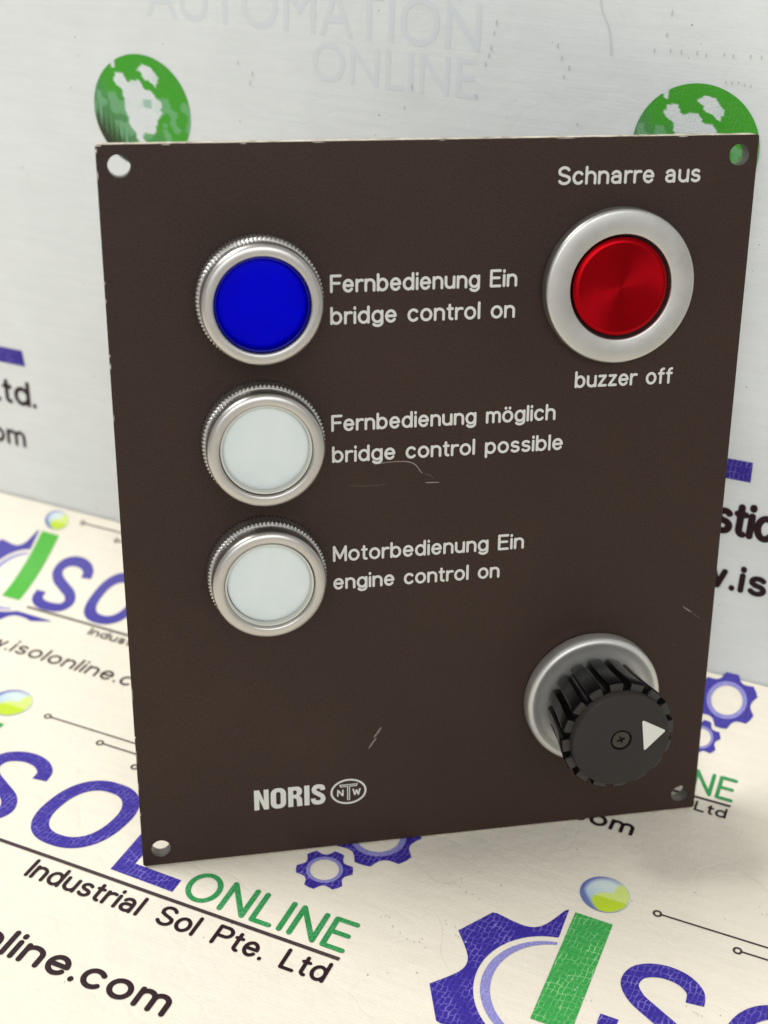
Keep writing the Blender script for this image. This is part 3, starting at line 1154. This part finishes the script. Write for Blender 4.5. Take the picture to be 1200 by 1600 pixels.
for mm_, c0, c1 in ((M_BLUEL, (0.0, 0.0, 0.52), (0.0, 0.0, 0.64)), (M_WHITEL, (0.63, 0.70, 0.70), (0.70, 0.745, 0.73))):
    nt_ = NT(mm_)
    tc_ = nt_.n('ShaderNodeTexCoord')
    na_ = nt_.n('ShaderNodeTexNoise', i_Scale=130.0, i_Detail=4.0)
    nt_.l(tc_.outputs['Object'], na_.inputs['Vector'])
    ra_ = ramp(nt_, na_.outputs[0], [(0.3, c0), (0.7, c1)])
    nb_ = nt_.n('ShaderNodeTexVoronoi', i_Scale=420.0)
    nt_.l(tc_.outputs['Object'], nb_.inputs['Vector'])
    rb_ = ramp(nt_, nb_.outputs['Distance'], [(0.045, (0.5, 0.5, 0.5)), (0.09, (0, 0, 0))])
    nc_ = nt_.n('ShaderNodeTexNoise', i_Scale=160.0)
    nt_.l(tc_.outputs['Object'], nc_.inputs['Vector'])
    rc_ = ramp(nt_, nc_.outputs[0], [(0.60, (0, 0, 0)), (0.66, (1, 1, 1))])
    md_ = nt_.n('ShaderNodeMath', operation='MULTIPLY')
    nt_.l(rb_.outputs[0], md_.inputs[0])
    nt_.l(rc_.outputs[0], md_.inputs[1])
    mz_ = nt_.n('ShaderNodeMix', data_type='RGBA')
    nt_.l(md_.outputs[0], mz_.inputs[0])
    nt_.l(ra_.outputs[0], mz_.inputs[6])
    mz_.inputs[7].default_value = (0.35, 0.35, 0.45, 1)
    nt_.l(mz_.outputs[2], nt_.b.inputs['Base Color'])


def face_material():
    m = material('knob_face_grey', (0.029, 0.025, 0.023), 0.55, spec=0.22)
    nt = NT(m)
    tc = nt.n('ShaderNodeTexCoord')
    n1 = nt.n('ShaderNodeTexNoise', i_Scale=900.0, i_Detail=3.0)
    nt.l(tc.outputs['Object'], n1.inputs['Vector'])
    bp = nt.n('ShaderNodeBump', i_Strength=0.4, i_Distance=0.00005)
    nt.l(n1.outputs[0], bp.inputs['Height'])
    nt.l(bp.outputs[0], nt.b.inputs['Normal'])
    return m


M_FACE = face_material()
M_TEETH = material('lit_tooth_grey', (0.042, 0.038, 0.035), 0.45, spec=0.3)  # paler than the disc: the light on the teeth is put into the colour


def red_material():
    """red anodised aluminium with turned, circular brushing"""
    m = material('red_anodised', (0.36, 0.003, 0.007), 0.33, 1.0)
    nt = NT(m)
    tg = nt.n('ShaderNodeTangent', direction_type='RADIAL', axis='Z')
    nt.b.inputs['Anisotropic'].default_value = 0.8
    nt.l(tg.outputs[0], nt.b.inputs['Tangent'])
    tc = nt.n('ShaderNodeTexCoord')
    ln = nt.n('ShaderNodeVectorMath', operation='LENGTH')
    nt.l(tc.outputs['Object'], ln.inputs[0])
    n1 = nt.n('ShaderNodeTexNoise', noise_dimensions='1D', i_Scale=5200.0, i_Detail=2.0)
    nt.l(ln.outputs['Value'], n1.inputs['W'])
    bp = nt.n('ShaderNodeBump', i_Strength=0.10, i_Distance=0.00002)
    nt.l(n1.outputs[0], bp.inputs['Height'])
    nt.l(bp.outputs[0], nt.b.inputs['Normal'])
    return m


M_RED = red_material()

# front plate with its four fixing holes
PW, PH, PT = 120.0, 144.0, 3.0


def rounded(w, h, r, n=5):
    out = []
    for (cx_, cy_, a0) in ((w - r, r, -90), (w - r, h - r, 0), (r, h - r, 90), (r, r, 180)):
        for k in range(n + 1):
            a = radians(a0 + 90 * k / n)
            out.append((cx_ + r * cos(a), cy_ + r * sin(a)))
    return out


def plate_mesh():
    me = fill_mesh('front_plate', [rounded(PW, PH, 0.5)] + [circle_pts(x, y, 1.95, 40) for x in (3.8, 116.4) for y in (3.8, 140.4)], PT / 2)
    bm = bmesh.new()
    bm.from_mesh(me)
    bmesh.ops.dissolve_limit(bm, angle_limit=radians(1), verts=bm.verts, edges=bm.edges, delimit={'NORMAL'})
    rim = [e for e in bm.edges if len(e.link_faces) == 2 and abs(e.verts[0].co.z - e.verts[1].co.z) < 1e-3
           and e.verts[0].co.z > 0 and e.calc_face_angle(0) > 1]
    bmesh.ops.bevel(bm, geom=rim, offset=0.10, segments=2, affect='EDGES', profile=0.5)
    for f in bm.faces:
        f.normal_update()
        f.material_index = 1 if abs(f.normal.z) < 0.3 else 0
        inhole = any(hypot(f.calc_center_median().x - x, f.calc_center_median().y - y) < 2.0 for x in (3.8, 116.4) for y in (3.8, 140.4))
        if inhole and f.material_index == 1:
            f.material_index = 2
            f.smooth = True
    for v in bm.verts:
        v.co = Vector((v.co.x, v.co.y, v.co.z - PT / 2)) * MM
    bm.to_mesh(me)
    bm.free()
    return me


pm = plate_mesh()
pm.materials.append(M_PANEL)
pm.materials.append(M_EDGE)
pm.materials.append(brushed('hole_wall', (0.26, 0.25, 0.235), 0.5))
plate = link_obj('front_plate', pm, None, panel)


def offset_obj(o, x, y, z=0.0):
    o.location = (x * MM, y * MM, z * MM)
    return o


# ---- indicator lamps
def knurl(teeth, depth, segs):
    def f(a, r, h):
        t = (a * teeth / (2 * pi)) % 1.0
        tri = 1 - abs(2 * t - 1)
        return r - depth * (1 - tri) if (0.25 < h < 3.95 and r > 10.9) else r
    return f


def indicator(lens_mat, rim_mat, lens_label):
    TE = 92
    collar = lathe('lamp_collar', [(10.4, 0.0), (10.9, 0.1), (11.35, 0.45), (11.35, 1.6), (11.35, 2.8), (11.35, 3.7), (10.85, 4.0), (10.2, 4.05)],
                   TE * 6, radial=knurl(TE, 0.34, 6), sharp_deg=22)
    ring = lathe('lamp_bezel', [(10.2, 4.0), (10.72, 4.15), (10.78, 4.4), (10.78, 6.9), (10.68, 7.35), (10.45, 7.72), (10.1, 7.93), (9.7, 8.0), (8.95, 8.0),
                                (8.72, 7.93), (8.55, 7.7), (8.45, 7.2), (8.42, 5.8)], 128, sharp_deg=50)
    body = link_obj('indicator_lamp', collar, M_ALU2)
    b = link_obj('bezel', ring, M_ALUL, body)
    rim = lathe('lens_rim', [(8.40, 6.0), (8.38, 7.35), (8.28, 7.50), (8.12, 7.50), (8.0, 7.36), (7.93, 6.0)], 128, sharp_deg=60)
    r = link_obj('lens_rim', rim, rim_mat, body)
    lens = lathe('lens', [(7.95, 6.0), (7.80, 6.18), (7.4, 6.26), (5.0, 6.33), (2.5, 6.37), (0, 6.38)], 96, sharp_deg=60)
    l = link_obj('lens', lens, lens_mat, body)
    l['label'] = lens_label
    return body, [b, r, l]


for (x, y, lm, rm, ll, lab) in (
        (26.8, 117.2, M_BLUEL, M_BLUER, 'deep blue lens', 'blue lamp beside the lettering bridge control on'),
        (26.8, 90.6, M_WHITEL, M_WHITER, 'milky white lens', 'middle white lamp'),
        (26.8, 64.1, M_WHITEL, M_WHITER, 'milky white lens', 'lowest white lamp')):
    body, kids = indicator(lm, rm, ll)
    body.parent = panel
    body['label'] = lab
    offset_obj(body, x, y, 0.02)
    for k_ in kids[1:]:
        k_.rotation_euler = (radians(rnd.uniform(-0.8, 0.8)), radians(rnd.uniform(-0.8, 0.8)), 0)

# ---- red push button
bz = lathe('button_bezel', [(13.7, 0.0), (14.35, 0.12), (14.5, 0.4), (14.48, 2.2), (14.38, 2.7), (14.15, 2.95), (13.8, 3.05), (10.15, 3.05), (9.95, 2.98),
                            (9.82, 2.8), (9.78, 2.2), (9.78, 1.0)], 160, sharp_deg=50)
btn = offset_obj(link_obj('push_button', bz, M_ALU, panel), 94.0, 117.1, 0.02)
btn['label'] = 'red push button in a broad silver ring'
link_obj('gap_floor', lathe('button_gap_floor', [(9.9, 1.2), (8.9, 1.25)], 96), M_GAP, btn)  # flat dark ring under the gap, its shade painted in the colour
link_obj('button_cap', lathe('button_cap', [(9.35, 1.0), (9.35, 2.2), (9.28, 2.45), (9.1, 2.62), (8.45, 2.95), (8.3, 2.98), (8.15, 2.96), (5, 2.93), (2.5, 2.92), (0.15, 2.91), (0, 2.91)],
                             128, sharp_deg=60), M_RED, btn)

# ---- rotary knob
kb = lathe('switch_bezel', [(13.6, 0.0), (14.2, 0.12), (14.35, 0.4), (14.32, 2.5), (14.18, 2.95), (13.85, 3.3), (13.4, 3.45), (13.0, 3.35), (12.4, 3.0), (11.4, 2.7), (9.0, 2.4), (8.0, 2.4)],
           160, sharp_deg=60)
knob = offset_obj(link_obj('selector_switch', kb, M_ALUK, panel), 94.0, 30.6, 0.02)
knob['label'] = 'black fluted rotary knob with cream arrow'
NTH = 16


def fluted(a, r, h):
    ph = ((a + 0.10) * NTH / (2 * pi)) % 1.0
    d = abs(ph - 0.5) * 2          # 1 at groove middle
    g = 0.0
    if d > 0.60:
        g = max(0.0, 1 - ((1 - d) / 0.40) ** 3)
    depth = 1.65 if h > 4 else 0.9
    return r - depth * g if r > 8.5 else r


kn = lathe('knob', [(7.6, 2.6), (9.6, 3.6), (10.35, 4.2), (10.5, 6.0), (10.8, 10.0), (11.25, 13.5), (11.65, 16.3), (11.72, 17.15), (11.64, 17.38), (11.45, 17.48), (10.2, 17.5), (8.0, 17.5)],
           NTH * 20, radial=fluted, sharp_deg=28)
link_obj('knob', kn, M_BLACK, knob)
disc_me = lathe('knob_face', [(10.0, 17.3), (9.98, 19.1), (9.9, 19.25), (9.72, 19.3), (2.26, 19.3), (2.2, 19.22), (2.16, 18.2)], 128, sharp_deg=40)
link_obj('face_disc', disc_me, M_FACE, knob)
# the grey of the face runs out over the teeth
def tooth_loop(k):
    outer, inner = [], []
    for j in range(21):
        a = 2 * pi * (k + (j / 20)) / NTH - 0.10
        ph = ((a + 0.10) * NTH / (2 * pi)) % 1.0
        d = abs(ph - 0.5) * 2
        if d < 0.64:
            outer.append((11.48 * cos(a), 11.48 * sin(a)))
            inner.append((10.02 * cos(a), 10.02 * sin(a)))
    return outer + inner[::-1]


tl = fill_mesh('teeth_face', [tooth_loop(k) for k in range(NTH)])
for v in tl.vertices:
    v.co = Vector((v.co.x, v.co.y, 17.55)) * MM
link_obj('teeth_face', tl, M_TEETH, knob)
# sunk screw with cross slot
link_obj('screw_well', lathe('screw_well', [(2.18, 18.9), (2.14, 18.4), (0, 18.4)], 40), M_GAP, knob)
cross = []
cw, cl_ = 0.22, 0.85
cross = [(cw, cw), (cl_, cw), (cl_, -cw), (cw, -cw), (cw, -cl_), (-cw, -cl_), (-cw, -cw), (-cl_, -cw), (-cl_, cw), (-cw, cw), (-cw, cl_), (cw, cl_)]
ca_, sa_ = cos(0.35), sin(0.35)
cross = [(x * ca_ - y * sa_, x * sa_ + y * ca_) for x, y in cross]
sc = fill_mesh('screw', [circle_pts(0, 0, 1.76, 40), cross], 0.22)
for v in sc.vertices:
    v.co = Vector((v.co.x, v.co.y, v.co.z + 18.85)) * MM
link_obj('screw', sc, M_SCREW, knob)
ar = fill_mesh('arrow', [[(4.05, 3.75), (4.35, 3.98), (8.9, 1.45), (8.95, 1.15), (5.15, -2.62), (4.85, -2.5)]], 0.05)
for v in ar.vertices:
    v.co = Vector((v.co.x, v.co.y, v.co.z + 19.33)) * MM
link_obj('pointer_arrow', ar, M_ARROW, knob)['label'] = 'cream triangular arrow pointing right'

# switch bodies on the back of the plate
for (x, y, r, L_) in ((26.8, 117.2, 8.4, 26), (26.8, 90.6, 8.4, 26), (26.8, 64.1, 8.4, 26), (94.0, 117.1, 9.0, 24), (94.0, 30.6, 9.0, 24)):
    hb = lathe('housing', [(r + 2.4, -3.02), (r + 2.4, -5.5), (r, -5.6), (r, -L_ + 1), (r - 0.8, -L_), (0, -L_)], 48)
    hb.flip_normals()
    offset_obj(link_obj('switch_housing', hb, M_BLACK, panel), x, y, 0)


LINES = [('Schnarre aus', 81.6, 109.1, 135.6, 3.35), ('buzzer off', 87.0, 106.8, 97.3, 3.35),
         ('Fernbedienung Ein', 39.8, 74.8, 117.35, 3.35), ('bridge control on', 39.8, 74.6, 111.5, 3.35),
         ('Fernbedienung möglich', 39.8, 83.5, 91.15, 3.3), ('bridge control possible', 39.9, 85.3, 85.0, 3.3),
         ('Motorbedienung Ein', 39.9, 78.3, 64.75, 3.35), ('engine control on', 39.9, 73.5, 58.85, 3.3)]
for (s_, x0, x1, y0, cap) in LINES:
    o = link_obj('lettering', stroke_text('lettering', s_, x0, x1, y0, cap, 0.52, space=0.78), M_TEXT, panel)
    o['label'] = 'light grey lettering ' + s_


# ---- maker's mark: heavy condensed capitals and an oval with three letters
def slab(loops_list, name, z0=0.02, th=0.03):
    vs, fs = [], []
    me_all = bmesh.new()
    for i, lp in enumerate(loops_list):
        m_ = fill_mesh('t', lp, th / 2)
        for v in m_.vertices:
            v.co = Vector((v.co.x, v.co.y, v.co.z + z0 + th / 2 + 0.006 * i)) * MM
        me_all.from_mesh(m_)
        bpy.data.meshes.remove(m_)
    me = bpy.data.meshes.new(name)
    me_all.to_mesh(me)
    me_all.free()
    return me


def rr_loop(x0, y0, x1, y1, r, n=6):
    out = []
    for (cx_, cy_, a0) in ((x1 - r, y0 + r, -90), (x1 - r, y1 - r, 0), (x0 + r, y1 - r, 90), (x0 + r, y0 + r, 180)):
        for k in range(n + 1):
            a = radians(a0 + 90 * k / n)
            out.append((cx_ + r * cos(a), cy_ + r * sin(a)))
    return out


B0, B1 = 10.65, 15.35
H_ = B1 - B0
ls = []
x = 23.15
ls.append([[(x, B0), (x + 1.02, B0), (x + 1.02, B0 + 2.6), (x + 2.0, B0), (x + 3.0, B0), (x + 3.0, B1), (x + 1.98, B1), (x + 1.98, B0 + 2.1), (x + 1.05, B1), (x, B1)]])
x = 26.55
ls.append([rr_loop(x, B0 - 0.06, x + 3.15, B1 + 0.06, 1.35), rr_loop(x + 1.1, B0 + 0.85, x + 2.05, B1 - 0.85, 0.45)])
x = 30.15
ls.append([[(x, B0), (x + 1.05, B0), (x + 1.05, B0 + 1.95), (x + 1.45, B0 + 1.95), (x + 1.75, B0 + 1.6), (x + 1.85, B0), (x + 2.95, B0), (x + 2.85, B0 + 1.6),
            (x + 2.65, B0 + 2.15), (x + 2.3, B0 + 2.45), (x + 2.75, B0 + 2.85), (x + 2.9, B0 + 3.4), (x + 2.8, B0 + 4.1), (x + 2.3, B1 - 0.1), (x + 1.7, B1), (x, B1)],
           [(x + 1.05, B0 + 2.8), (x + 1.05, B1 - 0.85), (x + 1.55, B1 - 0.85), (x + 1.8, B1 - 1.1), (x + 1.8, B0 + 3.05), (x + 1.55, B0 + 2.8)]])
x = 33.5
ls.append([[(x, B0), (x + 1.07, B0), (x + 1.07, B1), (x, B1)]])
x = 34.85
sp = catmull([(x + 2.5, B0 + 3.3), (x + 2.4, B0 + 4.0), (x + 1.75, B0 + 4.22), (x + 1.05, B0 + 4.15), (x + 0.68, B0 + 3.65), (x + 0.85, B0 + 3.0), (x + 1.6, B0 + 2.45), (x + 2.35, B0 + 1.85),
              (x + 2.55, B0 + 1.1), (x + 2.2, B0 + 0.55), (x + 1.5, B0 + 0.42), (x + 0.8, B0 + 0.6), (x + 0.55, B0 + 1.1), (x + 0.52, B0 + 1.45)], 5)
ls.append([band(sp, 0.98)])
o = link_obj('maker_lettering', slab(ls, 'maker_lettering'), M_TEXT, panel)
o['label'] = 'heavy capitals NORIS'
cx0, cy0 = 42.75, 12.95
ls = [[circle_pts(cx0, cy0, 3.78, 56, 2.98), circle_pts(cx0, cy0, 3.38, 56, 2.58)]]
T_ = [(cx0 - 0.30, cy0 - 2.05), (cx0 + 0.30, cy0 - 2.05), (cx0 + 0.30, cy0 + 1.15), (cx0 + 1.75, cy0 + 1.15), (cx0 + 1.95, cy0 + 1.75), (cx0 - 1.95, cy0 + 1.75), (cx0 - 1.75, cy0 + 1.15), (cx0 - 0.30, cy0 + 1.15)]
ls.append([T_])
for pts in ([(cx0 - 2.25, cy0 - 0.95), (cx0 - 2.25, cy0 + 0.55), (cx0 - 1.2, cy0 - 0.95), (cx0 - 1.2, cy0 + 0.55)],
            [(cx0 + 0.95, cy0 + 0.55), (cx0 + 1.3, cy0 - 0.95), (cx0 + 1.68, cy0 + 0.3), (cx0 + 2.05, cy0 - 0.95), (cx0 + 2.4, cy0 + 0.55)]):
    for a, b in zip(pts, pts[1:]):
        ls.append([band([a, b], 0.30)])
link_obj('maker_emblem', slab(ls, 'maker_emblem'), M_TEXT, panel)['label'] = 'oval emblem with the letters N T W'
# dark line inside the T, as on the emblem
tin = [[[(cx0 - 0.10, cy0 - 1.9), (cx0 + 0.10, cy0 - 1.9), (cx0 + 0.10, cy0 + 1.36), (cx0 + 1.6, cy0 + 1.36), (cx0 + 1.65, cy0 + 1.54), (cx0 - 1.65, cy0 + 1.54), (cx0 - 1.6, cy0 + 1.36), (cx0 - 0.10, cy0 + 1.36)]]]
link_obj('emblem_inlay', slab(tin, 'emblem_inlay', z0=0.07, th=0.01), M_PANEL, panel)


# ---- scratches and chips
def scratch(name, pts, w, mat, z=0.012, taper=True):
    c = catmull(pts, 6)
    L, R = [], []
    N = len(c)
    for i, p in enumerate(c):
        a, b = c[max(0, i - 1)], c[min(N - 1, i + 1)]
        dx, dy = b[0] - a[0], b[1] - a[1]
        d = hypot(dx, dy) or 1
        t = i / (N - 1)
        ww = w * (0.35 + 0.65 * sin(pi * t)) if taper else w
        ww *= 0.75 + 0.5 * rnd.random()
        L.append((p[0] - dy / d * ww / 2, p[1] + dx / d * ww / 2, z))
        R.append((p[0] + dy / d * ww / 2, p[1] - dx / d * ww / 2, z))
    vs = L + R
    fs = [(i, i + N, i + N + 1, i + 1) for i in range(N - 1)]
    me = raw_mesh(name, vs, fs)
    o = link_obj(name, me, mat, panel)
    return o


M_SCR = material('bare_scratch', (0.24, 0.21, 0.19), 0.5)
scratch('scratch', [(48.0, 84.25), (51, 84.55), (54.3, 84.45), (56.0, 83.7), (57.1, 82.2), (57.5, 81.9)], 0.20, M_SCR)
scratch('scratch', [(57.6, 81.9), (58.4, 81.6), (59.2, 81.2), (59.8, 80.5)], 0.12, M_SCUFF2)
scratch('scratch', [(58.0, 79.95), (59.4, 79.9), (60.8, 79.85)], 0.20, M_SCR)
scratch('scratch', [(43.0, 80.3), (46.5, 80.0), (50.5, 80.1)], 0.10, M_SCUFF2)
scratch('scratch', [(113.2, 49.2), (114.3, 48.4), (115.3, 47.7)], 0.20, M_SCR)
scratch('scratch', [(115.4, 47.6), (116.6, 46.6), (117.4, 46.1)], 0.12, M_SCUFF2)
scratch('scuff', [(47.0, 22.6), (47.8, 23.9), (48.6, 25.0)], 0.42, M_SCUFF)
scratch('scuff', [(48.0, 25.1), (48.9, 26.2), (49.6, 27.4)], 0.40, M_SCUFF)
# paint chips along the left and upper rims
chips = []
for (x, y, rx, ry) in [(0.16, 142.9, 0.14, 0.5), (0.5, 143.8, 0.6, 0.14), (0.14, 139.0, 0.07, 0.9), (0.13, 120.5, 0.06, 0.4), (0.13, 117.4, 0.07, 0.5), (0.15, 107.5, 0.10, 0.35),
                       (0.15, 105.6, 0.12, 0.6), (0.13, 96, 0.05, 0.8), (0.14, 30.2, 0.12, 0.35), (0.13, 26, 0.05, 1.6), (0.13, 19, 0.05, 1.2), (0.13, 12.5, 0.06, 0.5), (0.13, 40, 0.05, 1.4),
                       (12, 143.86, 0.9, 0.07), (25, 143.85, 0.6, 0.06), (38, 143.86, 1.4, 0.06), (60, 143.86, 0.7, 0.05), (83, 143.87, 1.8, 0.06), (105, 143.86, 1.2, 0.06)]:
    chips.append([[(x + rx * (0.6 + 0.6 * rnd.random()) * cos(a), y + ry * (0.6 + 0.6 * rnd.random()) * sin(a)) for a in [2 * pi * k / 8 for k in range(8)]]])
o = link_obj('edge_chips', slab(chips, 'edge_chips', z0=-0.02, th=0.05), material('bare_edge', (0.55, 0.52, 0.45), 0.4), panel)
o['kind'] = 'stuff'
